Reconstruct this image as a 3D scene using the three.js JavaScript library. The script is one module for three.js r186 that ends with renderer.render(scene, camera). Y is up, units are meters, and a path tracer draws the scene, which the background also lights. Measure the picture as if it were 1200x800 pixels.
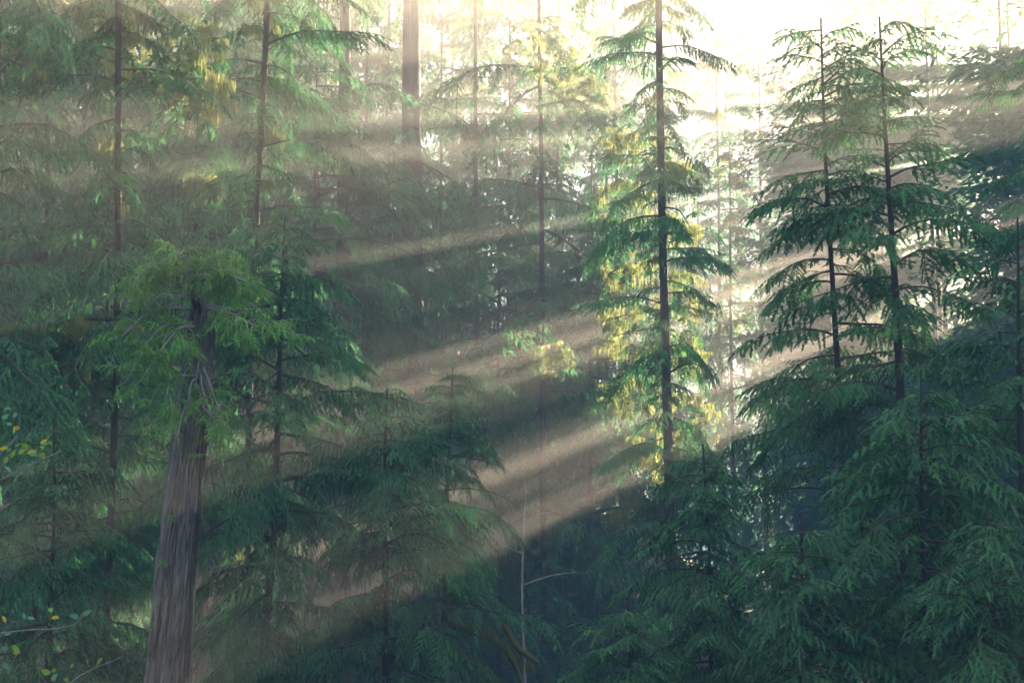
import * as THREE from 'three';
import { mergeGeometries } from 'three/addons/utils/BufferGeometryUtils.js';
import { ImprovedNoise } from 'three/addons/math/ImprovedNoise.js';

// ---------------------------------------------------------------- camera, sky, sun, exposure
const V = (x, y, z) => new THREE.Vector3(x, y, z);
const F = 2000, CAM = V(0, 6, 0), PITCH = THREE.MathUtils.degToRad(6);
const scene = new THREE.Scene();
const camera = new THREE.PerspectiveCamera(2 * Math.atan(400 / F) * 180 / Math.PI, 1024 / 682, 0.3, 900);
camera.position.copy(CAM); camera.rotation.x = PITCH;
const camTurn = new THREE.Matrix4().makeRotationX(PITCH), camBack = camTurn.clone().invert();
const at = (px, py, depth) => V((px - 600) / F * depth, (400 - py) / F * depth, -depth).applyMatrix4(camTurn).add(CAM);
const SUN = V((1750 - 600) / F, (400 - 80) / F, -1).applyMatrix4(camTurn).normalize();   // where the shafts of light converge

// hazy morning sky: blue overhead, paler towards the horizon, a wide warm glow of haze round the sun
{
  const W = 512, H = 256, d = new Float32Array(W * H * 4), lerp = (a, b, t) => a + (b - a) * t;
  for (let j = 0; j < H; j++) for (let i = 0; i < W; i++) {
    const up = ((j + 0.5) / H - 0.5) * Math.PI, ro = ((i + 0.5) / W - 0.5) * 2 * Math.PI, v = V(Math.cos(ro) * Math.cos(up), Math.sin(up), Math.sin(ro) * Math.cos(up));
    const e = Math.pow(1 - Math.max(0, v.y), 2.2), ang = Math.acos(Math.min(1, v.dot(SUN))) * 180 / Math.PI, g1 = Math.exp(-ang / 11), o = (j * W + i) * 4;
    const near = Math.exp(-Math.pow(ang / 31, 1.5)); [[0.0042 + 0.0088 * e, 0.066, 0.077], [0.0162 + 0.0147 * e, 0.056, 0.063], [0.0365 + 0.0114 * e, 0.039, 0.042]].forEach(([blue, haze, glow], c) => { d[o + c] = lerp(blue, haze, near) + glow * g1; }); d[o + 3] = 1;
  }
  const t = new THREE.DataTexture(d, W, H, THREE.RGBAFormat, THREE.FloatType); t.mapping = THREE.EquirectangularReflectionMapping; t.magFilter = THREE.LinearFilter; t.needsUpdate = true;
  scene.background = t; scene.environment = t;
}
const sun = new THREE.DirectionalLight(new THREE.Color(1, 0.79, 0.56), 5);
sun.position.copy(SUN).multiplyScalar(200).add(CAM); sun.target.position.copy(CAM); scene.add(sun, sun.target);
sun.castShadow = true; sun.shadow.radius = 1; sun.shadow.mapSize.set(4096, 4096);
Object.assign(sun.shadow.camera, { left: -70, right: 70, top: 60, bottom: -60, near: 1, far: 400 });
const renderer = new THREE.WebGLRenderer({ antialias: true });
renderer.toneMapping = THREE.LinearToneMapping; renderer.toneMappingExposure = 25;
renderer.shadowMap.enabled = true;
scene.fog = new THREE.FogExp2(new THREE.Color(1, 0.96, 0.92), 0.0056);

// ---------------------------------------------------------------- helpers
let seed = 12345;
const rnd = () => { seed |= 0; seed = seed + 0x6D2B79F5 | 0; let t = Math.imul(seed ^ seed >>> 15, 1 | seed); t = t + Math.imul(t ^ t >>> 7, 61 | t) ^ t; return ((t ^ t >>> 14) >>> 0) / 4294967296; };
const reseed = (n) => { seed = n * 7919 + 17; };
const rr = (a, b) => a + (b - a) * rnd();
const noise = new ImprovedNoise();
const nz = (x, y, z) => noise.noise(x + 100.3, y + 57.7, z + 31.1);
const clamp = THREE.MathUtils.clamp, lerp = THREE.MathUtils.lerp, smooth = THREE.MathUtils.smoothstep;
const taken = {};
const numbered = (n) => { const k = taken[n] = (taken[n] ?? -1) + 1; return k ? n + '_' + String(k).padStart(3, '0') : n; };
function tag(o, label, category, group) { o.userData.label = label; o.userData.category = category; if (group) o.userData.group = group; return o; }
function thing(name, label, category, pos, group) { const g = new THREE.Group(); g.name = numbered(name); g.position.copy(pos); tag(g, label, category, group); scene.add(g); return g; }
function mesh(name, geo, mat, parent) { const m = new THREE.Mesh(geo, mat); m.name = name; m.castShadow = m.receiveShadow = true; parent.add(m); return m; }
const GROUND = (x, z) => {
  const d = -z; let y = d < 8 ? 4.3 : d < 20 ? lerp(4.3, 0, smooth(d, 8, 20)) : d < 45 ? lerp(0, -2.5, smooth(d, 20, 45)) : lerp(-2.5, lerp(13, 3, smooth(x, -4, 14)), smooth(d, 58, 108));
  return y + 0.5 * nz(x * 0.12, 3, z * 0.12) + 0.12 * nz(x * 0.7, 9, z * 0.7);
};

// raw triangle collector with vertex colours
class Tris {
  constructor() { this.p = []; this.c = []; this.i = []; }
  leaf(a, dir, side, len, w, t, droop = 0) {       // a slim leafy twig: four corners, two faces
    const n = this.p.length / 3, m = 0.42;
    this.p.push(a.x, a.y, a.z,
      a.x + dir.x * len * m + side.x * w, a.y + dir.y * len * m + side.y * w, a.z + dir.z * len * m + side.z * w,
      a.x + dir.x * len, a.y + dir.y * len - droop, a.z + dir.z * len,
      a.x + dir.x * len * m - side.x * w, a.y + dir.y * len * m - side.y * w, a.z + dir.z * len * m - side.z * w);
    for (let k = 0; k < 4; k++) this.c.push(t[0], t[1], t[2]);
    this.i.push(n, n + 1, n + 2, n, n + 2, n + 3);
  }
  geo() {
    const g = new THREE.BufferGeometry();
    g.setAttribute('position', new THREE.Float32BufferAttribute(this.p, 3));
    g.setAttribute('color', new THREE.Float32BufferAttribute(this.c, 3));
    g.setIndex(this.i); return g;
  }
}
function tube(points, r0, r1, sides = 6, segs = 10, rough = 0) {
  const curve = new THREE.CatmullRomCurve3(points), g = new THREE.TubeGeometry(curve, segs, 1, sides, false), p = g.attributes.position, c = V();
  for (let i = 0; i <= segs; i++) {
    curve.getPointAt(i / segs, c); const r = lerp(r0, r1, i / segs);
    for (let k = 0; k <= sides; k++) {
      const j = i * (sides + 1) + k, x = p.getX(j) - c.x, y = p.getY(j) - c.y, z = p.getZ(j) - c.z, kk = k % sides;
      const q = r * (1 + rough * nz(kk * 1.7, i * 0.9, c.x * 3));
      p.setXYZ(j, c.x + x * q, c.y + y * q, c.z + z * q);
    }
  }
  g.computeVertexNormals(); return g;
}

// ---------------------------------------------------------------- materials
function tex(w, h, fn, srgb) {
  const d = new Uint8Array(w * h * 4);
  for (let y = 0; y < h; y++) for (let x = 0; x < w; x++) { const c = fn(x / w, y / h), o = (y * w + x) * 4; d[o] = clamp(c[0], 0, 1) * 255; d[o + 1] = clamp(c[1], 0, 1) * 255; d[o + 2] = clamp(c[2], 0, 1) * 255; d[o + 3] = 255; }
  const t = new THREE.DataTexture(d, w, h); t.wrapS = t.wrapT = THREE.RepeatWrapping; t.magFilter = THREE.LinearFilter; t.minFilter = THREE.LinearMipmapLinearFilter; t.generateMipmaps = true;
  if (srgb) t.colorSpace = THREE.SRGBColorSpace; t.needsUpdate = true; return t;
}
const leafMat = (name, r, g, b, through = 0.4) => { const m = new THREE.MeshPhysicalMaterial({ roughness: 1, transmission: through, thickness: 0, side: THREE.DoubleSide, vertexColors: true }); m.color.setRGB(r, g, b); m.name = name; m.specularIntensity = 0.35; return m; };
const M = {
  needles: leafMat('hemlock needles', 0.048, 0.165, 0.066, 0.32),
  needlesFresh: leafMat('fresh green needles', 0.12, 0.30, 0.065, 0.3),
  moss: leafMat('hanging moss', 0.19, 0.22, 0.075, 0.55),
  leaf: leafMat('broad leaf', 0.16, 0.30, 0.05, 0.3),
  leafBlue: leafMat('glossy broad leaf', 0.10, 0.30, 0.17, 0.2),
  leafYellow: leafMat('yellow broad leaf', 0.50, 0.38, 0.03, 0.3),
};
const barkTex = tex(256, 512, (u, v) => {
  const a = u * Math.PI * 2, s = nz(Math.cos(a) * 5, v * 3, Math.sin(a) * 5), f = nz(Math.cos(a) * 14, v * 9, Math.sin(a) * 14), q = nz(Math.cos(a) * 30, v * 40, Math.sin(a) * 30);
  const k = 0.20 + 0.09 * s + 0.1 * f + 0.07 * q; return [k, k * 0.95, k * 0.92];
}, true);
const barkBump = tex(256, 512, (u, v) => { const a = u * Math.PI * 2, f = nz(Math.cos(a) * 9, v * 8, Math.sin(a) * 9), q = nz(Math.cos(a) * 22, v * 30, Math.sin(a) * 22); const k = 0.5 + 0.4 * f + 0.25 * q; return [k, k, k]; });
M.bark = new THREE.MeshStandardMaterial({ map: barkTex, bumpMap: barkBump, bumpScale: 0.02, roughness: 0.95 });
M.twig = new THREE.MeshStandardMaterial({ roughness: 0.95 }); M.twig.color.setRGB(0.060, 0.052, 0.045);
M.greyTwig = new THREE.MeshStandardMaterial({ roughness: 0.9 }); M.greyTwig.color.setRGB(0.26, 0.25, 0.27);
M.mossBark = new THREE.MeshStandardMaterial({ roughness: 1, map: tex(128, 128, (u, v) => { const k = 0.3 + 0.5 * nz(u * 6, v * 6, 2) + 0.3 * nz(u * 20, v * 20, 5); return [0.26 + 0.2 * k, 0.25 + 0.24 * k, 0.08 + 0.06 * k]; }, true) });
M.soil = new THREE.MeshStandardMaterial({ roughness: 1, map: tex(256, 256, (u, v) => { const k = 0.22 + 0.12 * nz(u * 8, v * 8, 1) + 0.1 * nz(u * 40, v * 40, 4), m = smooth(nz(u * 5, v * 5, 8), -0.1, 0.3); return [k * lerp(1.1, 0.7, m), k * lerp(0.9, 1.05, m), k * lerp(0.7, 0.45, m)]; }, true) });

// ---------------------------------------------------------------- hemlock boughs: a frond of leafy twigs, a bough of fronds
const UP = V(0, 1, 0);
function frond(T, o, dir, len, detail, hang, tint) {
  // one spray: an axis that bows down, short leafy twigs left and right of it
  const step = detail > 1 ? 0.028 : 0.14, n = Math.max(2, Math.round(len / step)), d = dir.clone(), p = o.clone(), lat = V(), up = V(), td = V(), sd = V();
  const w = detail > 1 ? 0.0108 : 0.034, t = [tint * rr(0.75, 1.25), tint, tint * rr(0.8, 1.2)];
  for (let i = 0; i < n; i++) {
    const s = i / n; lat.crossVectors(d, UP).normalize(); up.crossVectors(lat, d);
    T.leaf(p, d, lat, len / n * 1.7, w * 0.8, t);
    for (const k of [-1, 1]) {
      const l = (detail > 1 ? 0.052 : 0.155) * (1 - 0.55 * s) * rr(0.55, 1.25);
      td.copy(d).multiplyScalar(rr(0.55, 0.95)).addScaledVector(lat, k * rr(0.55, 1)).addScaledVector(UP, rr(-0.45, 0.1)).normalize();
      sd.crossVectors(td, up).normalize().addScaledVector(up, rr(-0.6, 0.6)).normalize();
      T.leaf(p, td, sd, l, w * rr(0.8, 1.15), t);
    }
    p.addScaledVector(d, len / n); d.y -= hang * rr(0.5, 1.5) * len / n * 3.2; d.normalize();
  }
}
function makeBough(B, detail, droop, sparse = 1) {
  // axis along +x with side branches left and right, each set with sprays; ends near (B, *, 0)
  const T = new Tris(), pts = [], bend = rr(-0.16, 0.16), wav = rr(0, 6), dmg = rnd();
  const axis = (s) => V(B * s * (1 - 0.10 * droop * s), B * (0.14 * s - droop * 0.34 * s * s + 0.012 * Math.sin(wav + s * 9)), B * (bend * Math.sin(s * 2.6) + 0.02 * Math.sin(wav * 2 + s * 8)));
  for (let i = 0; i <= 6; i++) pts.push(axis(i / 6));
  const wood = [tube(pts, 0.007 + 0.009 * B, 0.003, 5, 8)];
  const gap = (detail > 1 ? 0.085 : 0.22) / sparse, n = Math.max(5, Math.round(B * 0.86 / gap));
  for (let i = 0; i <= n; i++) {
    const s = 0.12 + 0.86 * Math.min(1, (i + rr(-0.4, 0.4)) / n), p = axis(s), d = axis(s + 0.02).sub(p).normalize(), k = i % 2 ? 1 : -1, last = i === n;
    const lat = V().crossVectors(d, UP).normalize(), ang = last ? 0 : rr(0.6, 1.15) * lerp(1.15, 0.7, s);
    if (!last && rnd() < 0.10) continue;
    const sd = d.clone().multiplyScalar(Math.cos(ang)).addScaledVector(lat, k * Math.sin(ang)).addScaledVector(UP, rr(-0.3, 0.22)).normalize();
    const SL = (0.12 + B * 0.36 * Math.pow(Math.sin(Math.PI * Math.min(1, 0.12 + s * 0.8)), 0.8)) * Math.pow(rr(0.35, 1.25), 1.0), tint = rr(0.62, 1.38);
    const q = p.clone(), st = detail > 1 ? 0.062 : 0.16, m = Math.max(2, Math.round(SL / st)), dd = sd.clone(), fd = V(), l2 = V();
    for (let j = 0; j < m; j++) {
      const f = j / m; l2.crossVectors(dd, UP).normalize();
      const e = j % 2 ? 1 : -1, FL = (0.07 + 0.24 * Math.pow(1 - f, 0.6) * Math.min(1, SL / 0.5)) * rr(0.6, 1.2) * (detail > 1 ? 1 : 1.3);
      fd.copy(dd).multiplyScalar(rr(0.55, 0.95)).addScaledVector(l2, e * rr(0.55, 0.95)).addScaledVector(UP, rr(-0.4, 0.1) - 0.18 * droop).normalize();
      frond(T, q, fd, FL, detail, droop, tint * rr(0.85, 1.15));
      const q2 = q.clone().addScaledVector(dd, SL / m); T.leaf(q, dd, l2, SL / m * 1.5, detail > 1 ? 0.008 : 0.025, [tint, tint, tint]);
      q.copy(q2); dd.y -= droop * rr(0.5, 1.5) * SL / m * 1.1; dd.normalize();
    }
    frond(T, q, dd.clone(), 0.12 + 0.1 * rnd(), detail, droop * 1.3, tint);
  }
  return { wood: mergeGeometries(wood), leaves: T.geo(), tip: axis(1), B };
}
const SIZES = [0.7, 1.2, 1.9, 2.8];
reseed(1);
const near = SIZES.map((B) => [0, 1, 2, 3, 4].map((k) => makeBough(B, 2, 0.75 + 0.15 * k)));
const weep = SIZES.map((B) => [0, 1, 2, 3].map((k) => makeBough(B, 2, 0.95 + 0.22 * k)));
const far = [1.2, 2.2, 3.4, 4.6].map((B) => [0, 1, 2].map((k) => makeBough(B, 1, 1.0 + 0.3 * k, 1)));
// a curtain of hanging moss, about 0.8 m wide
const mossSet = [0, 1, 2].map(() => { const T = new Tris(); for (let i = 0; i < 110; i++) { const x = rr(-0.4, 0.4), z = rr(-0.12, 0.12), l = rr(0.12, 0.55) * (0.5 + 0.5 * Math.abs(nz(x * 5, i * 0.01, 4)) + 0.3), k = 0.7 + 0.6 * rnd(), a = rnd() * 6.3; T.leaf(V(x, rr(-0.05, 0.05), z), V(rr(-0.12, 0.12), -1, rr(-0.12, 0.12)).normalize(), V(Math.cos(a), 0, Math.sin(a)), l, rr(0.004, 0.009), [k, k * rr(0.9, 1.1), k]); } return T.geo(); });

const mat4 = (p, q, s) => new THREE.Matrix4().compose(p, q, V(s, s, s));
const quatAz = (az, pitch, roll = 0) => new THREE.Quaternion().setFromEuler(new THREE.Euler(roll, az, pitch, 'YZX'));
function pick(set, len) { let b = 0; set.forEach((v, i) => { if (Math.abs(v[0].B - len) < Math.abs(set[b][0].B - len)) b = i; }); const g = set[b]; return g[Math.floor(rnd() * g.length)]; }

// sunlight pattern: for a point, the row (at column 600 of the photograph) of the shaft of light through it, and its distance from the shaft axis
function shaft(P) {
  const q = P.clone().sub(CAM), d = SUN.clone().multiplyScalar(q.x).addScaledVector(q, -SUN.x); if (d.z > 0) d.negate();
  const c = d.clone().applyMatrix4(camBack), along = q.dot(SUN);
  return { y: 400 - F * c.y / -c.z, r: q.addScaledVector(SUN, -along).length() };
}
const uvOf = (P) => { const q = P.clone().sub(CAM); return q.addScaledVector(SUN, -q.dot(SUN)); };
const openSpots = [];    // small gaps cut in the crowns so the sun reaches these points
function openBeam(P) {
  const { y, r } = shaft(P), Y = y + nz(y * 0.02, r * 0.15, 2) * 7;
  const within = (a, b) => Y > a && Y < b;
  if (r > 4 && Y > 100 && Y < 660 && nz(Y * 0.10, r * 0.07, 9) > 0.31) return false;
  if (Y > 636 && Y < 664 && ((r > 6.5 && r < 14) || (r > 19 && r < 26))) return rnd() < 0.35;
  const near_ = r > 3 && r < 14, mid = r > 18.9 && r < (Y > 585 ? 26 : 30);
  if (r > 37 && Y < 600) return true;
  if (r > 2.5 && r < 9 && Y < 244) return rnd() < 0.85;
  if (Y < 30) return r > 3 && rnd() < 0.95;
  if (Y < 72) return r > 3 && rnd() < (r < 9 || r > 21 ? 0.95 : 0.4);
  if (within(72, 106)) return r > 3 && rnd() < (r < 6 || r > 21 ? 0.5 : 0.2);
  if (within(106, 139) || within(145, 184)) return near_ || mid || r > 32;
  if (within(244, 252) || within(257, 276)) return (r > 5 && r < 13.5) || mid;
  if (within(308, 318) || within(324, 340)) return (r > 3.5 && r < 8) || (r > 17.4 && r < 20.5);
  if (within(386, 402) || within(408, 432) || within(437, 462)) return (r > 4.5 && r < 14.2) || mid;
  if (within(512, 528) || within(533, 562) || within(567, 590) || within(596, 640)) return (r > 6.5 && r < 14.4) || mid;
  if (within(664, 672) || within(677, 690)) return r > 8 && r < 13;
  if (within(196, 236) || within(284, 304) || within(346, 370)) return r > 18 && r < 20.5;     // opening cut to let sun onto the tall tree
  return false;
}
function openSpot(P) { const q = P.clone().sub(CAM), along = q.dot(SUN); q.addScaledVector(SUN, -along); return openSpots.some(([c, rad, a]) => along > a && c.distanceToSquared(q) < rad * rad); }
const open = (P) => openBeam(P) || openSpot(P);      // true where leaves are left out to let the sun through
const spot = (px, py, depth, rad) => { const P = at(px, py, depth); openSpots.push([uvOf(P), rad, P.sub(CAM).dot(SUN) + rad + 0.6]); };
const TUFTS = { 180: [[130, 28, 52, 0.9], [225, 50, 52, 1.1], [245, 105, 52, 1.0], [235, 220, 52, 0.6], [242, 372, 52, 0.45], [140, 75, 52, 0.6]], 90: [[20, 60, 44, 0.6], [45, 85, 44, 0.6], [32, 400, 44, 0.7], [75, 412, 44, 0.8], [110, 430, 44, 0.5]], 640: [[630, 55, 56, 1.2], [665, 85, 56, 1.1], [690, 110, 56, 0.7], [612, 400, 56, 0.5], [650, 415, 56, 0.7]] };
const NEARTUFTS = { a: [[128, 28, 29, 0.5], [222, 48, 29, 0.6], [240, 105, 29, 0.55], [152, 72, 29, 0.4], [205, 95, 29, 0.4]], b: [[30, 58, 27, 0.35], [30, 395, 27, 0.35], [72, 410, 27, 0.45], [104, 432, 27, 0.3], [95, 385, 27, 0.3]], c: [[236, 215, 39, 0.45], [243, 372, 38.5, 0.35]] };
for (const k in NEARTUFTS) for (const s of NEARTUFTS[k]) spot(s[0], s[1], s[2], s[3] * 1.7);
for (const k in TUFTS) for (const s of TUFTS[k]) spot(s[0], s[1], s[2], s[3] * 1.35);
const GOLD = [[742, 165, 45, 0.7], [790, 190, 45, 0.6], [735, 235, 45, 0.8], [800, 262, 45, 0.6], [732, 310, 45, 0.7], [800, 345, 45, 0.8], [735, 385, 45, 0.9], [795, 410, 45, 0.8], [740, 455, 45, 0.8], [800, 485, 45, 0.8], [760, 525, 45, 0.8], [790, 575, 45, 0.7], [745, 600, 45, 0.6]];
for (const s of GOLD) if (s[1] < 540) spot(s[0], s[1], s[2], s[3] * 1.3);
// gathers transformed copies of bough geometries into one crown
class Crown {
  constructor() { this.parts = []; this.nv = 0; this.ni = 0; }
  add(g, m) { this.parts.push([g, m]); this.nv += g.attributes.position.count; this.ni += g.index.count; }
  geo(colour = true) {
    const P = new Float32Array(this.nv * 3), C = colour ? new Float32Array(this.nv * 3) : null, I = new Uint32Array(this.ni); let v = 0, n = 0;
    for (const [g, m] of this.parts) {
      const p = g.attributes.position.array, e = m.elements, k = p.length / 3, ix = g.index.array;
      for (let i = 0; i < k; i++) { const x = p[i * 3], y = p[i * 3 + 1], z = p[i * 3 + 2], o = (v + i) * 3; P[o] = e[0] * x + e[4] * y + e[8] * z + e[12]; P[o + 1] = e[1] * x + e[5] * y + e[9] * z + e[13]; P[o + 2] = e[2] * x + e[6] * y + e[10] * z + e[14]; }
      if (C) C.set(g.attributes.color.array, v * 3);
      for (let i = 0; i < ix.length; i++) I[n + i] = ix[i] + v;
      v += k; n += ix.length;
    }
    const g = new THREE.BufferGeometry(); g.setAttribute('position', new THREE.BufferAttribute(P, 3)); if (C) g.setAttribute('color', new THREE.BufferAttribute(C, 3)); g.setIndex(new THREE.BufferAttribute(I, 1)); if (!C) g.computeVertexNormals(); return g;
  }
}
// boughs of a crown, hung from its top (origin at the top, y down the trunk)
function crownShape(o) {
  const leaves = new Crown(), wood = new Crown(), mo = new Crown(), P = V(), from = o.from ?? 0.2; let az = rnd() * 6.28, d = from;
  while (d < o.depth) {
    const t = d / o.depth, L = o.len(d, t) * Math.pow(rnd(), 0.55) * rr(0.9, 1.2) + 0.22; az += 2.4 + rr(-0.9, 0.9);
    const b = pick(o.set, L), s = L / b.B, p = V(0, -d, 0), q = quatAz(az, o.pitch(t) + rr(-0.3, 0.28), rr(-0.35, 0.35));
    P.set(L * 0.5, 0, 0).applyQuaternion(q).add(p);
    if (rnd() > (o.miss ?? 0.04) && !(o.drop && o.drop(P))) {
      const m = mat4(p, q, s); wood.add(b.wood, m); if (rnd() < 0.09 && t > 0.25) { d += o.step; continue; } leaves.add(b.leaves, m);
      if (o.moss && rnd() < o.moss) for (let k = 0; k < 3; k++) { const f = rr(0.15, 0.85), e = b.tip.clone().multiplyScalar(s * f); e.y = s * b.B * (0.14 * f - 0.34 * f * f); mo.add(mossSet[Math.floor(rnd() * 3)], mat4(e.applyQuaternion(q).add(p), quatAz(az, 0), rr(0.5, 1.2) * (o.mossSize ?? 1))); }
    }
    d += o.step * rr(0.4, 1.6) * (d < 2.5 ? 0.62 : 1);
  }
  return { leaves: leaves.geo(), wood: wood.geo(false), moss: mo.parts.length ? mo.geo() : null };
}
// a tree: its own trunk from base to top, and a crown (shared between trees of one build)
function plant(o) {
  const { base, top } = o, H = top.y - base.y, g = thing(o.name ?? 'hemlock_tree', o.label, 'tree', base, o.group), T = top.clone().sub(base), ph = rnd() * 6, w = o.wob ?? 0.03;
  const pts = []; for (let i = 0; i <= 10; i++) { const s = i / 10; pts.push(V(T.x * s + w * Math.sin(ph + s * 9), H * s, T.z * s + w * Math.cos(ph * 2 + s * 8))); } pts[0].y = -0.3;
  const tr = tube(pts, o.r0, Math.max(0.012, o.r0 * (o.tipShare ?? 0.06)), o.sides ?? 10, 26, 0.12), uv = tr.attributes.uv; for (let i = 0; i < uv.count; i++) uv.setXY(i, uv.getY(i), uv.getX(i) * H * 0.35);
  mesh('trunk', tr, o.bark ?? M.bark, g);
  const q = new THREE.Quaternion().setFromUnitVectors(UP, T.clone().normalize()).multiply(new THREE.Quaternion().setFromAxisAngle(UP, o.turn ?? 0));
  const put = (name, geo, mat) => { const m = mesh(name, geo, mat, g); m.position.copy(T); m.quaternion.copy(q); m.scale.setScalar(o.scale ?? 1); m.userData.kind = 'stuff'; };
  put('branches', o.crown.wood, M.twig); put('foliage', o.crown.leaves, o.mat ?? M.needles); if (o.crown.moss) put('hanging_moss', o.crown.moss, M.moss);
  if (o.over) {   // extra crown and trunk added above the frame to shade from the sky
    const q2 = new THREE.Quaternion().setFromAxisAngle(UP, (o.turn ?? 0) + 2), y = o.over - base.y;
    for (const [n, geo, mat] of [['branches', farCrown[0].wood, M.twig], ['foliage', farCrown[0].leaves, M.needles]]) { const m = mesh(n, geo, mat, g); m.position.set(T.x, y, T.z); m.quaternion.copy(q2); m.scale.setScalar(0.85); m.userData.kind = 'stuff'; }
    mesh('trunk', tube([T.clone(), V(T.x, (T.y + y) / 2, T.z), V(T.x, y, T.z)], o.r0 * (o.tipShare ?? 0.06), 0.03, 8, 8), M.bark, g);
  }
  return { g, base };
}
const onGround = (p) => V(p.x, GROUND(p.x, p.z), p.z);
// a tree whose trunk runs through two pixels at one depth; base on the ground
function stand(pxTop, pyTop, pxLow, pyLow, depth) {
  const a = at(pxTop, pyTop, depth), b = at(pxLow, pyLow, depth); b.z = a.z; b.x = (pxLow - 600) / F * depth;
  const y0 = GROUND(b.x, b.z), k = (y0 - a.y) / (b.y - a.y); return { top: a, base: V(a.x + (b.x - a.x) * k, y0, a.z) };
}

// ---------------------------------------------------------------- ground
{
  const g = new THREE.PlaneGeometry(130, 126, 120, 110); g.rotateX(-Math.PI / 2); g.translate(0, 0, -45); const p = g.attributes.position, uv = g.attributes.uv;
  for (let i = 0; i < p.count; i++) { p.setY(i, GROUND(p.getX(i), p.getZ(i))); uv.setXY(i, p.getX(i) / 6, p.getZ(i) / 6); }
  g.computeVertexNormals();
  const m = mesh('ground', g, M.soil, scene); m.userData = { kind: 'structure', label: 'mossy forest floor sloping down under the trees', category: 'ground' };
}

// ---------------------------------------------------------------- crowns
reseed(2);
const tier = (a, b, k = 2) => (t) => lerp(a, b, Math.min(1, t * k));
const airy = crownShape({ set: near, depth: 10.5, step: 0.125, len: (d) => Math.min(1.8, 0.38 + 0.27 * d), pitch: tier(0.4, -0.05) });
const wide = crownShape({ set: near, depth: 10.5, step: 0.13, len: (d) => Math.min(2.3, 0.4 + 0.40 * d), pitch: tier(0.4, -0.08) });
const bushy = crownShape({ set: near, depth: 5.0, step: 0.072, len: (d) => Math.min(2.3, 0.25 + 0.58 * d), pitch: tier(0.35, -0.08, 2.5) });
const layered = crownShape({ set: weep, depth: 8, step: 0.12, len: (d) => Math.min(2.9, 0.5 + 0.60 * d), pitch: tier(0.25, -0.12, 1) });
const tall = crownShape({ set: [...weep, ...near].reduce((r, v, i) => { r[i % 4] = (r[i % 4] ?? []).concat(v); return r; }, []), from: 8, depth: 23.5, step: 0.125, len: () => 0.5 + 1.75 * Math.pow(rnd(), 1.3), pitch: () => rr(-0.35, 0.3), moss: 0.3, mossSize: 0.55 });
const farCrown = [0, 1, 2].map((k) => crownShape({ set: far, depth: 27 + k, step: 0.36, len: (d) => Math.min(4.6, 1.2 + 0.26 * d), pitch: tier(0.15, -0.2, 1), moss: 0.1, mossSize: 1.6 }));
const lowFar = crownShape({ set: far, depth: 13, step: 0.22, len: (d) => Math.min(3.6, 0.6 + 0.4 * d), pitch: tier(0.2, -0.2, 1) });

// ---------------------------------------------------------------- young hemlocks in the shade
reseed(12);
const grove = { group: 'young hemlocks standing in the shade' };
plant({ ...grove, label: 'slender young hemlock with thin straight trunk and airy boughs, beside its twin', ...stand(963, 20, 976, 600, 24), r0: 0.095, crown: airy });
plant({ ...grove, label: 'young hemlock with thicker dark trunk and wide boughs reaching into the light', ...stand(1033, 20, 1047, 640, 22.5), r0: 0.125, crown: airy, turn: 2.2, scale: 1.05 });
plant({ ...grove, label: 'bushy young teal-green hemlock with pointed top in front of the paired trunks', ...stand(1078, 432, 1082, 760, 19), r0: 0.07, crown: bushy });
plant({ ...grove, label: 'dense dark hemlock with blue-green boughs at the shaded edge of the grove', ...stand(1190, 255, 1194, 760, 21), r0: 0.12, crown: wide, turn: 3.6, scale: 1.06 });
plant({ ...grove, label: 'tall hemlock with sun-rimmed weeping boughs standing behind the dark dense one', ...stand(1216, -330, 1220, 400, 27), r0: 0.16, tipShare: 0.3, crown: tall, scale: 0.62, turn: 1.2 });
plant({ ...grove, label: 'small hemlock with bare thin trunk showing between its low boughs', ...stand(826, 520, 829, 760, 22), r0: 0.055, crown: bushy, scale: 0.72, turn: 2 });
plant({ ...grove, label: 'low bushy hemlock sapling with rounded teal boughs beside the dark hollow', ...stand(735, 700, 735, 790, 19), r0: 0.045, crown: bushy, scale: 0.62, turn: 4 });
plant({ ...grove, label: 'low spreading hemlock sapling with bright green boughs below the paired trunks', ...stand(935, 600, 936, 790, 18.5), r0: 0.05, crown: bushy, scale: 0.85, turn: 5 });
plant({ ...grove, label: 'broad low hemlock sapling in the deepest shade of the grove', ...stand(1160, 590, 1160, 790, 17.5), r0: 0.05, crown: bushy, scale: 0.8, turn: 0.7 });


// the tall tree in the light
const gold = plant({ label: 'tall sunlit hemlock with golden weeping boughs hung with moss in the light shafts', ...stand(764, -440, 774, 560, 45), r0: 0.16, tipShare: 0.35, crown: tall, scale: 1.12, turn: 0.4, over: 44 });

// ---------------------------------------------------------------- trees on the other side
const t330 = plant({ label: 'broad hemlock with layered drooping boughs beside the broken trunk', ...stand(336, 255, 322, 640, 27.5), r0: 0.12, crown: layered, scale: 0.94 });
plant({ label: 'hemlock with feathery pale green boughs catching the lowest light shaft', ...stand(455, 455, 452, 760, 26), r0: 0.09, crown: layered, scale: 0.8, turn: 2 });
const t532 = plant({ label: 'brown-trunked hemlock at the edge of the dark hollow', ...stand(529, 430, 522, 740, 34.5), r0: 0.13, crown: layered, turn: 4, scale: 0.72 });
const n14 = plant({ label: 'dark straight-trunked hemlock at the shaded rim beside the leafy shrub', ...stand(14, -620, 11, 480, 27), r0: 0.22, tipShare: 0.5, crown: tall, turn: 2.5, scale: 1.05, over: 39 });
plant({ label: 'low dark green hemlock filling the corner behind the leafy twigs', ...stand(62, 490, 66, 780, 22.5), r0: 0.08, crown: layered, scale: 0.7, turn: 1 });
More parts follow.
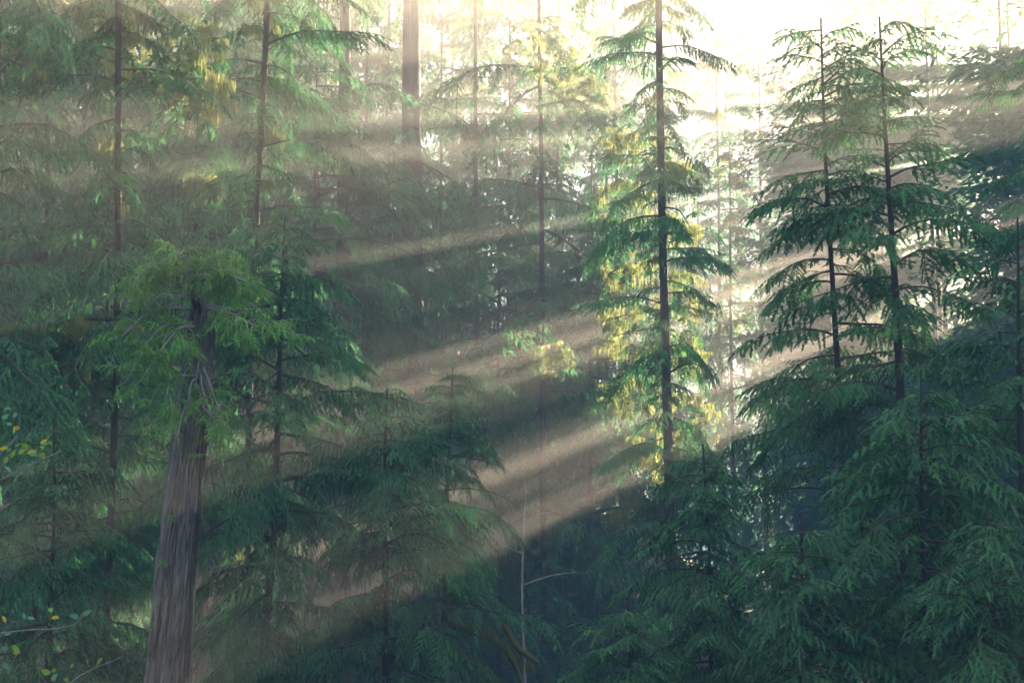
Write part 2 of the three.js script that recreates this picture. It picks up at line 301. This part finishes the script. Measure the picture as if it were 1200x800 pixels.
plant({ label: 'mid-height dark hemlock behind the broken trunk', ...stand(128, 190, 128, 700, 33), r0: 0.15, crown: layered, scale: 1.05, turn: 3 });
const n232 = plant({ label: 'dark hemlock with hanging boughs beyond the crown of the broken trunk', ...stand(232, 120, 232, 700, 40), r0: 0.17, crown: layered, scale: 1.2, turn: 5.2 });

const n160 = plant({ label: 'tall dark hemlock with hanging boughs above the crown of the broken trunk', ...stand(160, -640, 157, 480, 29), r0: 0.06, tipShare: 0.8, wob: 0.09, crown: tall, turn: 0.6, scale: 1.05, over: 40 });
plant({ label: 'tall dark hemlock with heavy boughs beside the crooked mossy limb', ...stand(318, -600, 316, 480, 34), r0: 0.065, tipShare: 0.8, wob: 0.1, crown: tall, turn: 4.4, scale: 1.15, over: 42 });

for (const [px, py, d, sc, turn, label] of [[62, -70, 41, 1.5, 1.1, 'dark hemlock with heavy boughs between the two darkest trunks'], [252, -90, 45, 1.55, 2.3, 'dark hemlock with long boughs in front of the thick trunk'], [372, 70, 48, 1.5, 3.7, 'hazy hemlock with drooping boughs just before the crooked limb'], [455, 160, 56, 1.6, 5.1, 'hazy hemlock with spreading boughs before the massive trunk'], [585, 215, 63, 1.7, 0.3, 'hazy grey hemlock with long boughs between massive trunk and sunlit tree'], [690, 240, 64, 1.7, 4.1, 'hazy grey hemlock with long boughs close behind the sunlit tree']]) plant({ label, ...stand(px, py, px, 600, d), r0: 0.13, crown: layered, scale: sc, turn });

// big dark trunks further back
reseed(5);
const deep = { group: 'tall hemlocks deep in the misty forest' };
const bgBase = (px, depth) => { const x = (px - 600) / F * depth, z = at(px, 600, depth).z; return V(x, GROUND(x, z), z); };
function bg(px, depth, r0, Ht, low, len, label, moss = 0.2, miss = 0.05) {
  const base = bgBase(px, depth), top = base.clone().add(V(rr(-0.4, 0.4), Ht, 0));
  const crown = crownShape({ set: far, from: 6, depth: Ht - low, step: 0.42, len: () => len, pitch: tier(0.1, -0.25, 1), moss, mossSize: 1.5, miss, drop: (P) => { const Q = P.clone().add(top); return openSpot(Q) || (rnd() < 0.6 && openBeam(Q)); } });
  return plant({ ...deep, label, base, top, r0, tipShare: 0.3, crown, mat: M.needles });
}
const t405 = bg(405, 50, 0.30, 36, 9, 3.6, 'tall dark trunk with a crooked mossy limb, half veiled in mist');
bg(482, 58, 0.58, 38, 9, 4.4, 'massive dark trunk standing bare in the mist', 0.2, 0.3);
bg(270, 62, 0.6, 37, 8, 4.2, 'thick trunk framed by yellow sunlit moss', 0.2, 0.3);
const t640 = bg(640, 56, 0.13, 36, 6, 4.6, 'tall hemlock with long drooping boughs in grey haze behind the sunlit tree');
bg(560, 66, 0.14, 37, 6, 4.4, 'tall misty hemlock with drooping boughs between the massive trunk and the haze');
const t180 = bg(180, 52, 0.13, 36, 6, 4.0, 'tall dark hemlock with sunlit yellow tufts above the broken trunk', 0.35);
const t90 = bg(90, 44, 0.11, 33, 6, 3.8, 'tall dark hemlock with yellow tufts glowing behind its boughs', 0.35);
const misty = 'tall hemlock deep in the mist, one of the far rank of trees';
const farSpots = [[-60, 50], [30, 66], [140, 76], [225, 84], [330, 72], [380, 92], [440, 78], [520, 86], [600, 80], [690, 74], [740, 90], [820, 82], [660, 98], [310, 100], [60, 90], [300, 64], [430, 66], [600, 70]];
for (let px = -100; px < 860; px += 84) farSpots.push([px, 101], [px + 42, 94]);
for (let px = -60; px < 800; px += 88) farSpots.push([px, 84 + 5 * Math.sin(px)], [px + 40, 72 + 4 * Math.cos(px)]);
const inLane = (b) => Object.values(TUFTS).flat().some(([px, py, d]) => { const p = at(px, py, d), t = (b.x - p.x) * SUN.x + (b.z - p.z) * SUN.z, c = Math.abs((b.x - p.x) * SUN.z - (b.z - p.z) * SUN.x) / Math.hypot(SUN.x, SUN.z); return t > 1 && c < 2.6; });
farSpots.forEach(([px, depth], i) => { if (depth < 90 && inLane(bgBase(px, depth))) return; const base = bgBase(px + rr(-14, 14), depth), top = base.clone().add(V(rr(-0.5, 0.5), depth > 90 ? rr(24, 28) : rr(30, 36), 0)); plant({ ...deep, label: misty, base, top, r0: rr(0.10, 0.18), tipShare: 0.2, crown: farCrown[i % 3], turn: rnd() * 6, scale: rr(1.05, 1.25), mat: M.needles, sides: 7 }); });
for (let px = 715; px < 1080; px += 62) { const base = bgBase(px + rr(-8, 8), 101), top = base.clone().add(V(0, rr(33, 37), 0)); plant({ ...deep, label: 'tall hemlock fading into the bright haze beyond the sunlit tree', base, top, r0: 0.17, tipShare: 0.2, crown: farCrown[px % 3], turn: rnd() * 6, scale: 1.15, sides: 7, group: 'tall hemlocks in the bright haze' }); }
for (let px = 870; px < 1340; px += 36) { const base = bgBase(px + rr(-8, 8), 104), top = base.clone().add(V(0, rr(8, 12), 0)); plant({ group: 'low hemlocks far behind the backlit grove', label: 'low hazy hemlock far behind the backlit grove', base, top, r0: 0.18, crown: lowFar, turn: rnd() * 6, mat: M.needles, sides: 7 }); }
for (const [px, py, d] of [[560, 560, 62], [610, 600, 66], [655, 575, 60], [700, 610, 64], [635, 640, 54], [585, 640, 58], [725, 560, 70], [450, 470, 72], [490, 520, 66], [520, 430, 76], [550, 480, 70], [590, 410, 80], [620, 500, 72], [650, 430, 84], [680, 520, 74], [470, 600, 58], [530, 600, 60], [425, 540, 64], [705, 450, 88], [560, 380, 88], [500, 370, 92], [640, 360, 94]]) { const p = stand(px, py, px, 760, d); plant({ ...p, label: 'low dark hemlock deep in the blue hollow under the light shafts', r0: 0.1, crown: lowFar, scale: d > 68 ? 0.95 : 0.7, turn: rnd() * 6, sides: 7, group: 'low hemlocks in the hollow' }); }
// trees added beyond the frame at both sides to keep sky light out
for (const [x, z] of [[-7.5, -2], [16, -12], [20, -21], [23, -31], [-15, -18], [-19, -27], [-17, -36], [-24, -42], [-22, -52], [-28, -60], [-11, -7], [-14, 1], [-10, 6], [30, -12]]) {
  const b = V(x, GROUND(x, z), z); plant({ label: 'unseen tall hemlock added beside the clearing to block sky light', base: b, top: V(x, b.y + rr(28, 32), z), r0: 0.35, tipShare: 0.1, crown: farCrown[Math.floor(rnd() * 3)], turn: rnd() * 6, mat: M.needles, group: 'unseen hemlocks added to block sky light' });
}
// sunlit tufts of moss and thin sprays on boughs of three of those trees
function tufts(tree, list) {
  const mo = new Crown(), fo = new Crown(), wo = new Crown();
  for (const [px, py, depth, rad] of list) {
    const c = at(px, py, depth).sub(tree.base), some = () => { const a = rnd() * 6.283, q = rad * Math.sqrt(rnd()); return V(c.x + Math.cos(a) * q, c.y + Math.sin(a) * q * 0.8, c.z + rr(-0.5, 0.5)); };
    for (let k = 0; k < 34 * rad; k++) mo.add(mossSet[k % 3], mat4(some(), quatAz(rnd() * 6, 0), rr(0.3, 0.9)));
    for (let k = 0; k < 16 * rad; k++) { const x = mat4(some(), quatAz(rnd() * 6, rr(-0.6, 0)), rr(0.4, 0.8)); fo.add(far[0][k % 3].leaves, x); wo.add(far[0][k % 3].wood, x); }
  }
  for (const [n, c, m] of [['hanging_moss', mo, M.moss], ['foliage', fo, M.needles]]) mesh(n, c.geo(), m, tree.g).userData.kind = 'stuff';
  mesh('branches', wo.geo(false), M.twig, tree.g).userData.kind = 'stuff';
}
tufts(gold, GOLD); tufts(n160, NEARTUFTS.a); tufts(n14, NEARTUFTS.b); tufts(n232, NEARTUFTS.c); tufts(t180, TUFTS[180]); tufts(t90, TUFTS[90]); tufts(t640, TUFTS[640]);

// ---------------------------------------------------------------- added grove between scene and sun, its gaps cut to shape the shafts
reseed(6);
const Sh = V(SUN.x, 0, SUN.z).normalize(), E1 = V(Sh.z, 0, -Sh.x);   // E1 points to the picture's left
const screen = 'tall hemlock added as a sun screen, crown cut to shape the light shafts';
for (let row = 0; row < 3; row++) for (let u = -14 + row * 1.6; u < 33; u += 4.8) {
  const t = (u < 0 ? 44 : u < 10 ? 44 + u : 54 + (u - 10) * 1.35) + row * 5 + rr(-1.2, 1.2);
  const b = V(0, 0, 0).addScaledVector(Sh, t).addScaledVector(E1, u + rr(-0.8, 0.8)); b.y = GROUND(b.x, b.z);
  const H = rr(34, 38), g = thing('hemlock_tree', screen, 'tree', b, 'backlit grove added towards the sun to shape the light shafts');
  const T = new Tris();
  const big = row ? (u > 1 ? 1.45 : 2.1) : 1, per = row ? 11 : 12;
  for (let k = 0; k < (row ? (u > 1 ? 1700 : 1300) : 1200); k++) {
    const h = lerp(2, H, Math.pow(rnd(), 0.9)), R = Math.min(3.9, 0.4 + (H - h) * 0.4), a = rnd() * 6.283, q = R * Math.sqrt(rnd()), p = V(Math.cos(a) * q, h - q * 0.25, Math.sin(a) * q), shade = rr(0.7, 1.3);
    for (let j = 0; j < per; j++) {
      const az = a + rr(-1.3, 1.3), dir = V(Math.cos(az), rr(-0.75, 0.15), Math.sin(az)).normalize(), side = V(-Math.sin(az), rr(-0.5, 0.5), Math.cos(az)).normalize(), l = rr(0.28, 0.6) * big, w = rr(0.06, 0.11) * big, o = V(p.x + rr(-0.5, 0.5), p.y + rr(-0.3, 0.3), p.z + rr(-0.5, 0.5));
      if (open(V(o.x + dir.x * l * 0.5 + b.x, o.y + dir.y * l * 0.5 + b.y, o.z + dir.z * l * 0.5 + b.z))) continue;
      T.leaf(o, dir, side, l, w, [shade, shade, shade], 0.05);
    }
  }
  let high = 4; const hs = []; for (let i = 1; i < T.p.length; i += 12) hs.push(T.p[i]); hs.sort((x, y) => x - y); if (hs.length) high = Math.max(4, hs[Math.floor(hs.length * 0.985)]);
  mesh('trunk', tube([V(0, -0.3, 0), V(0.1, high * 0.5, 0), V(0, high, 0.1)], 0.2, 0.03, 9, 14, 0.1), M.bark, g);
  mesh('foliage', T.geo(), M.needles, g).userData.kind = 'stuff';
}


// ---------------------------------------------------------------- crooked limbs
reseed(7);
function limb(tree, name, pix, r0, r1, mat) { const pts = pix.map(([x, y, d]) => at(x, y, d).sub(tree.base)); return mesh(name, tube(pts, r0, r1, 8, 26, 0.35), mat, tree.g); }
limb(t405, 'mossy_limb', [[405, 296, 50], [384, 312, 49.4], [362, 334, 48.8], [338, 346, 48.2], [306, 366, 47.6]], 0.20, 0.05, M.bark);
limb(t405, 'hanging_branch', [[402, 315, 50], [391, 335, 49.2], [384, 358, 48.9], [371, 384, 48.7], [356, 402, 48.5]], 0.07, 0.025, M.mossBark);
limb(t405, 'mossy_limb', [[405, 250, 50], [425, 236, 50.6], [452, 242, 51], [470, 262, 51.4]], 0.10, 0.03, M.bark);
limb(t330, 'bare_limb', [[324, 618, 27.5], [308, 634, 27.1], [298, 648, 26.8], [288, 664, 26.5]], 0.07, 0.03, M.bark);
limb(t532, 'mossy_limb', [[523, 702, 36], [548, 704, 35.6], [575, 714, 35.2], [594, 738, 35], [606, 758, 35], [630, 776, 35]], 0.11, 0.05, M.mossBark);
limb(t532, 'mossy_limb', [[523, 728, 36], [556, 740, 35.6], [584, 752, 35.2], [600, 772, 35], [612, 800, 35]], 0.12, 0.05, M.mossBark);
limb(t532, 'mossy_limb', [[522, 690, 36], [512, 720, 35], [526, 762, 34.8], [548, 800, 34.6]], 0.10, 0.06, M.mossBark);
{ const mm = new Crown(); for (let k = 0; k < 40; k++) { const f = rnd(), p = at(lerp(530, 628, f) + rr(-4, 4), lerp(704, 776, f) + rr(0, 8), 35.2).sub(t532.base); mm.add(mossSet[k % 3], mat4(p, quatAz(rnd() * 6, 0), rr(0.25, 0.6))); } mesh('hanging_moss', mm.geo(), M.moss, t532.g).userData.kind = 'stuff'; }
{
  const b = stand(616, 560, 615, 740, 42), g = thing('bare_sapling', 'thin pale bare sapling standing in the dark blue hollow', 'tree', b.base), H = b.top.y - b.base.y;
  mesh('trunk', tube([V(0, -0.2, 0), V(0.05, H * 0.4, 0), V(-0.04, H * 0.7, 0), V(b.top.x - b.base.x, H, 0)], 0.06, 0.015, 7, 16, 0.1), M.greyTwig, g);
  for (const [f, l, k] of [[0.72, 1.6, 1], [0.8, 1.2, -1], [0.88, 0.9, 1]]) mesh('branch', tube([V(0, H * f, 0), V(k * l * 0.5, H * f + 0.25, 0.1), V(k * l, H * f + 0.3, 0.2)], 0.02, 0.006, 5, 8), M.greyTwig, g);
}

// ---------------------------------------------------------------- the broken trunk and what grows on it
reseed(8);
{
  const D = 20.5, ctr = [[194, 900, 28], [199, 800, 25.5], [208, 640, 22], [218, 520, 20], [225, 450, 18.5], [230, 400, 17], [233, 362, 15]].map(([x, y, r]) => ({ p: at(x, y, D), r: r / F * D }));
  ctr.forEach((c) => { c.p.z = ctr[2].p.z; });
  const y0 = GROUND(ctr[0].p.x, ctr[0].p.z), base = V(ctr[0].p.x - 0.12, y0, ctr[0].p.z), g = thing('broken_trunk', 'weathered broken tree trunk with furrowed grey and red-brown wood', 'tree trunk', base);
  ctr.unshift({ p: V(base.x, y0 - 0.3, base.z), r: 0.42 });
  const top = ctr[ctr.length - 1].p.y, sect = (y) => { let i = 0; while (i < ctr.length - 2 && y > ctr[i + 1].p.y) i++; const a = ctr[i], b = ctr[i + 1], f = clamp((y - a.p.y) / (b.p.y - a.p.y), 0, 1); return [lerp(a.p.x, b.p.x, f), lerp(a.p.z, b.p.z, f), lerp(a.r, b.r, f)]; };
  const N = 168, R = 240, pos = [], col = [], uv = [], idx = [];
  for (let j = 0; j <= R; j++) for (let k = 0; k <= N; k++) {
    const a = (k % N) / N * Math.PI * 2, ca = Math.cos(a), sa = Math.sin(a), jag = 0.22 * nz(ca * 2.5, 5, sa * 2.5) + 0.18 * nz(ca * 7, 9, sa * 7);
    let y = lerp(y0 - 0.3, top + jag, j / R); const [cx, cz, r0] = sect(Math.min(y, top));
    const tw = a + 0.10 * y, c2 = Math.cos(tw), s2 = Math.sin(tw);
    const flute = nz(c2 * 1.8, y * 0.12, s2 * 1.8), rid = Math.abs(nz(c2 * 6, y * 0.35, s2 * 6)), fine = nz(c2 * 19, y * 1.6, s2 * 19), chip = nz(c2 * 10, y * 5, s2 * 10) + 0.6 * nz(c2 * 24, y * 13, s2 * 24);
    const crack = smooth(0.14 - Math.abs(((a - 0.75 + 0.05 * Math.sin(y * 1.3) + 9.42) % 6.283) - 3.1416 + 3.1416 > 3.1416 ? 9 : (a - 0.75 + 0.05 * Math.sin(y * 1.3))), 0, 0.12);
    const rid2 = Math.abs(nz(c2 * 13, y * 1.0 + 3, s2 * 13));
    const r = r0 * (1 + 0.13 * flute - 0.15 * smooth(0.12 - rid, 0, 0.12) - 0.10 * smooth(0.13 - rid2, 0, 0.12) + 0.05 * fine + 0.045 * chip - 0.28 * crack);
    pos.push(cx - base.x + ca * r, y - y0, cz - base.z + sa * r); uv.push(k / N * 2, y * 0.4);
    const red = smooth(nz(c2 * 2.2, y * 0.22, s2 * 2.2) + 0.25 * fine, 0.0, 0.35), grey = smooth(nz(c2 * 3, y * 0.5 + 20, s2 * 3) + 0.5 * fine, 0, 0.5), d = 0.75 + 0.5 * fine + 0.5 * chip, lich = smooth(nz(c2 * 5, y * 2.2 + 7, s2 * 5), 0.28, 0.42);
    let c = [lerp(0.16, 0.16, red), lerp(0.155, 0.115, red), lerp(0.145, 0.09, red)]; c = c.map((v, i) => lerp(v, [0.22, 0.22, 0.24][i], grey * 0.75) * d); c = c.map((v, i) => lerp(v, [0.20, 0.24, 0.20][i], lich * 0.6));
    col.push(...c);
  }
  for (let j = 0; j < R; j++) for (let k = 0; k < N; k++) { const i = j * (N + 1) + k; idx.push(i, i + N + 1, i + 1, i + 1, i + N + 1, i + N + 2); }
  const ge = new THREE.BufferGeometry(); ge.setAttribute('position', new THREE.Float32BufferAttribute(pos, 3)); ge.setAttribute('uv', new THREE.Float32BufferAttribute(uv, 2)); ge.setAttribute('color', new THREE.Float32BufferAttribute(col, 3)); ge.setIndex(idx); ge.computeVertexNormals();
  const wood = new THREE.MeshStandardMaterial({ vertexColors: true, roughness: 0.9, bumpMap: barkBump, bumpScale: 0.012 });
  mesh('trunk', ge, wood, g);
  // splinters of wood along the broken flank
  for (const [px, pa, pb, dz] of [[240, 470, 690, 0.12], [233, 600, 790, 0.2], [244, 410, 560, 0.05]]) {
    const A = at(px, pa, D), B = at(px - (pb - pa) * 0.075, pb, D); A.z = B.z = base.z + dz; const [ax, , ar] = sect(A.y), [bx, , br] = sect(B.y), k = px > 210 ? 1 : -1;
    A.x = ax + k * ar * 0.97; B.x = bx + k * br * 0.99;
    const m = tube([B, B.clone().lerp(A, 0.35).add(V(0.012, 0, 0)), B.clone().lerp(A, 0.7).add(V(-0.008, 0, 0.01)), A].map((p) => p.sub(base)), 0.034, 0.012, 5, 14, 0.4); mesh('splinter', m, M.bark, g);
  }
  const mt = new Tris(); for (const [px, py, n] of [[205, 606, 40], [197, 658, 30], [190, 700, 20], [183, 730, 16]]) { const c = at(px, py, D); c.z = base.z + 0.24; for (let k = 0; k < n; k++) { const a = rnd() * 6.3; mt.leaf(c.clone().add(V(rr(-0.05, 0.05), rr(-0.04, 0.04), rr(0, 0.04))).sub(base), V(rr(-0.5, 0.5), -0.5, rr(0, 0.6)).normalize(), V(Math.cos(a), Math.sin(a), 0), rr(0.03, 0.06), 0.006, [1, 1, 1]); } }
  const tuft = mesh('moss_tuft', mt.geo(), M.needlesFresh, g); tuft.userData.kind = 'stuff';

  // the crown that grows out of the broken top
  const cb = at(231, 405, D); cb.z = base.z;
  const crown = thing('hemlock_tree', 'bright green hemlock crown growing out of the top of the broken trunk', 'tree', cb);
  const st = [[231, 405, 0], [229, 370, 0.05], [222, 335, 0.1], [226, 300, 0]].map(([x, y, z]) => { const p = at(x, y, D); p.z = base.z + z; return p.sub(cb); });
  mesh('trunk', tube(st, 0.07, 0.02, 7, 14, 0.2), M.bark, crown);
  const limbs = [[[228, 330, 0], [214, 302, 0.3], [186, 306, 0.5]], [[228, 330, 0], [244, 298, 0.3], [268, 302, 0.4]], [[228, 335, 0], [205, 312, 0.2], [160, 326, 0.3]], [[228, 335, 0], [250, 306, 0.1], [296, 330, 0.2]], [[226, 318, 0], [222, 302, 0.3], [215, 304, 0.8]], [[226, 318, 0], [236, 303, -0.3], [246, 310, -0.8]], [[228, 352, 0], [285, 360, 0.2], [336, 396, 0.35]], [[228, 355, 0], [272, 366, 0.5], [302, 396, 0.8]], [[227, 358, 0], [182, 362, 0.3], [140, 402, 0.5]], [[228, 374, 0], [190, 392, 0.5], [156, 446, 0.6]], [[229, 380, 0], [205, 398, 0.6], [186, 452, 0.8]], [[227, 356, 0], [190, 372, -0.4], [150, 410, -0.7]],
    [[233, 438, 0.15], [244, 452, 0.4], [252, 505, 0.5]], [[230, 442, 0.15], [228, 456, 0.5], [226, 500, 0.55]], [[233, 470, 0.2], [250, 490, 0.4], [258, 535, 0.4]], [[222, 470, 0.2], [205, 480, 0.4], [190, 520, 0.45]], [[236, 430, 0.1], [250, 440, 0.35], [262, 500, 0.4]], [[226, 440, 0.2], [214, 450, 0.5], [202, 490, 0.6]]];
  limbs.forEach((l, li) => {
    const pts = l.map(([x, y, z], k) => { const p = at(x + (k ? rr(-9, 9) : 0), y + (k ? rr(-9, 9) : 0), D); p.z = base.z + z; return p; }), cv = new THREE.CatmullRomCurve3(pts), n = li < 12 ? 10 : 6;
    mesh('limb', tube(pts.map((p) => p.clone().sub(cb)), 0.02, 0.007, 6, 12, 0.2), M.greyTwig, crown);
    for (let i = 0; i < n; i++) {
      const f = Math.min(1, 0.2 + 0.8 * i / (n - 1)), p = cv.getPointAt(f), tg = cv.getTangentAt(f), az = Math.atan2(-tg.z, tg.x) + (i === n - 1 ? 0 : (i % 2 ? 1 : -1) * rr(0.5, 1.3)), L = (li < 12 ? rr(0.24, 0.52) : rr(0.2, 0.38));
      const w = near[0][Math.floor(rnd() * 5)], o = mesh('bough', w.wood, M.greyTwig, crown); o.position.copy(p.sub(cb)); o.quaternion.copy(quatAz(az, rr(-0.8, 0.45), rr(-0.6, 0.6))); o.scale.setScalar(L / w.B);
      mesh('foliage', w.leaves, M.needlesFresh, o).userData.kind = 'stuff';
    }
  });
  for (let k = 0; k < 13; k++) { const low = k > 8, x = low ? rr(200, 245) : rr(160, 330), y = low ? rr(430, 520) : rr(300, 400), p = at(x, y, D); p.z = base.z + rr(0.3, 0.9); const q = p.clone().add(V(rr(-0.35, 0.35), low ? -rr(0.3, 0.7) : rr(-0.35, 0.1), rr(-0.1, 0.2))), m = p.clone().lerp(q, 0.5).add(V(0, 0.07, 0)); const s0 = at(229, low ? 440 : 350, D); s0.z = base.z; mesh('dead_twig', tube([s0, s0.clone().lerp(p, 0.6).add(V(0, 0.12, 0.05)), p, m, q].map((v) => v.sub(cb)), 0.008, 0.003, 4, 14), M.greyTwig, crown); }
}

// ---------------------------------------------------------------- leafy shrub at the edge
reseed(9);
{
  const D = 12, base = V(-4.1, GROUND(-4.1, -12), -12), g = thing('leafy_shrub', 'broadleaf shrub with bare arching stems and scattered green and yellow leaves', 'shrub', base);
  const leafG = (() => { const s = new THREE.Shape(); s.moveTo(0, 0); s.bezierCurveTo(0.35, 0.12, 0.36, 0.6, 0, 1); s.bezierCurveTo(-0.36, 0.6, -0.35, 0.12, 0, 0); const q = new THREE.ShapeGeometry(s, 5), p = q.attributes.position; for (let i = 0; i < p.count; i++) p.setZ(i, 0.5 * Math.abs(p.getX(i)) - 0.25 * p.getY(i) ** 2); q.deleteAttribute('uv'); q.setAttribute('color', new THREE.Float32BufferAttribute(new Float32Array(p.count * 3).fill(1), 3)); q.computeVertexNormals(); return q; })();
  const stems = [[[-90, 620], [-30, 560], [20, 508], [22, 484]], [[-90, 640], [-20, 575], [30, 548], [70, 528]], [[-90, 760], [-20, 745], [30, 738], [85, 733], [100, 716]], [[-60, 850], [10, 730], [22, 727]], [[-30, 860], [60, 815], [95, 790], [142, 770]], [[-60, 700], [-10, 560], [10, 540]]];
  const L = (px, py) => at(px, py, D);
  for (const s of stems) mesh('stem', tube([V(rr(-0.1, 0.1), -0.1, rr(-0.1, 0.1)), ...s.map(([x, y]) => L(x, y).add(V(0, 0, rr(-0.06, 0.06))).sub(base))], 0.011, 0.003, 6, 22, 0.1), M.greyTwig, g);
  const spots = [[14, 480], [16, 490], [20, 487], [4, 492], [2, 494], [13, 501], [15, 499], [45, 517], [58, 515], [62, 520], [52, 522], [36, 527], [43, 529], [38, 533], [55, 526], [28, 522], [22, 521], [11, 524], [10, 530], [20, 530], [12, 537], [2, 543], [4, 546], [0, 514], [46, 530], [60, 522],
    [62, 718], [68, 725], [90, 723], [95, 720], [30, 726], [34, 724], [4, 722], [2, 744], [2, 760], [14, 757], [16, 764], [70, 784], [62, 788], [76, 793], [90, 779], [122, 770], [4, 776], [64, 797]];
  spots.forEach(([x, y]) => { const m = mesh('leaf', leafG, rnd() < 0.17 ? M.leafYellow : rnd() < 0.45 ? M.leafBlue : M.leaf, g); m.position.copy(L(x + rr(-1.5, 1.5), y + rr(-1, 1)).add(V(0, 0, rr(-0.05, 0.08))).sub(base)); m.rotation.set(rr(-0.9, 0.1), rr(-0.8, 0.8), rr(-2.6, 2.6)); m.scale.setScalar(rr(0.048, 0.075)); });
}

renderer.render(scene, camera);
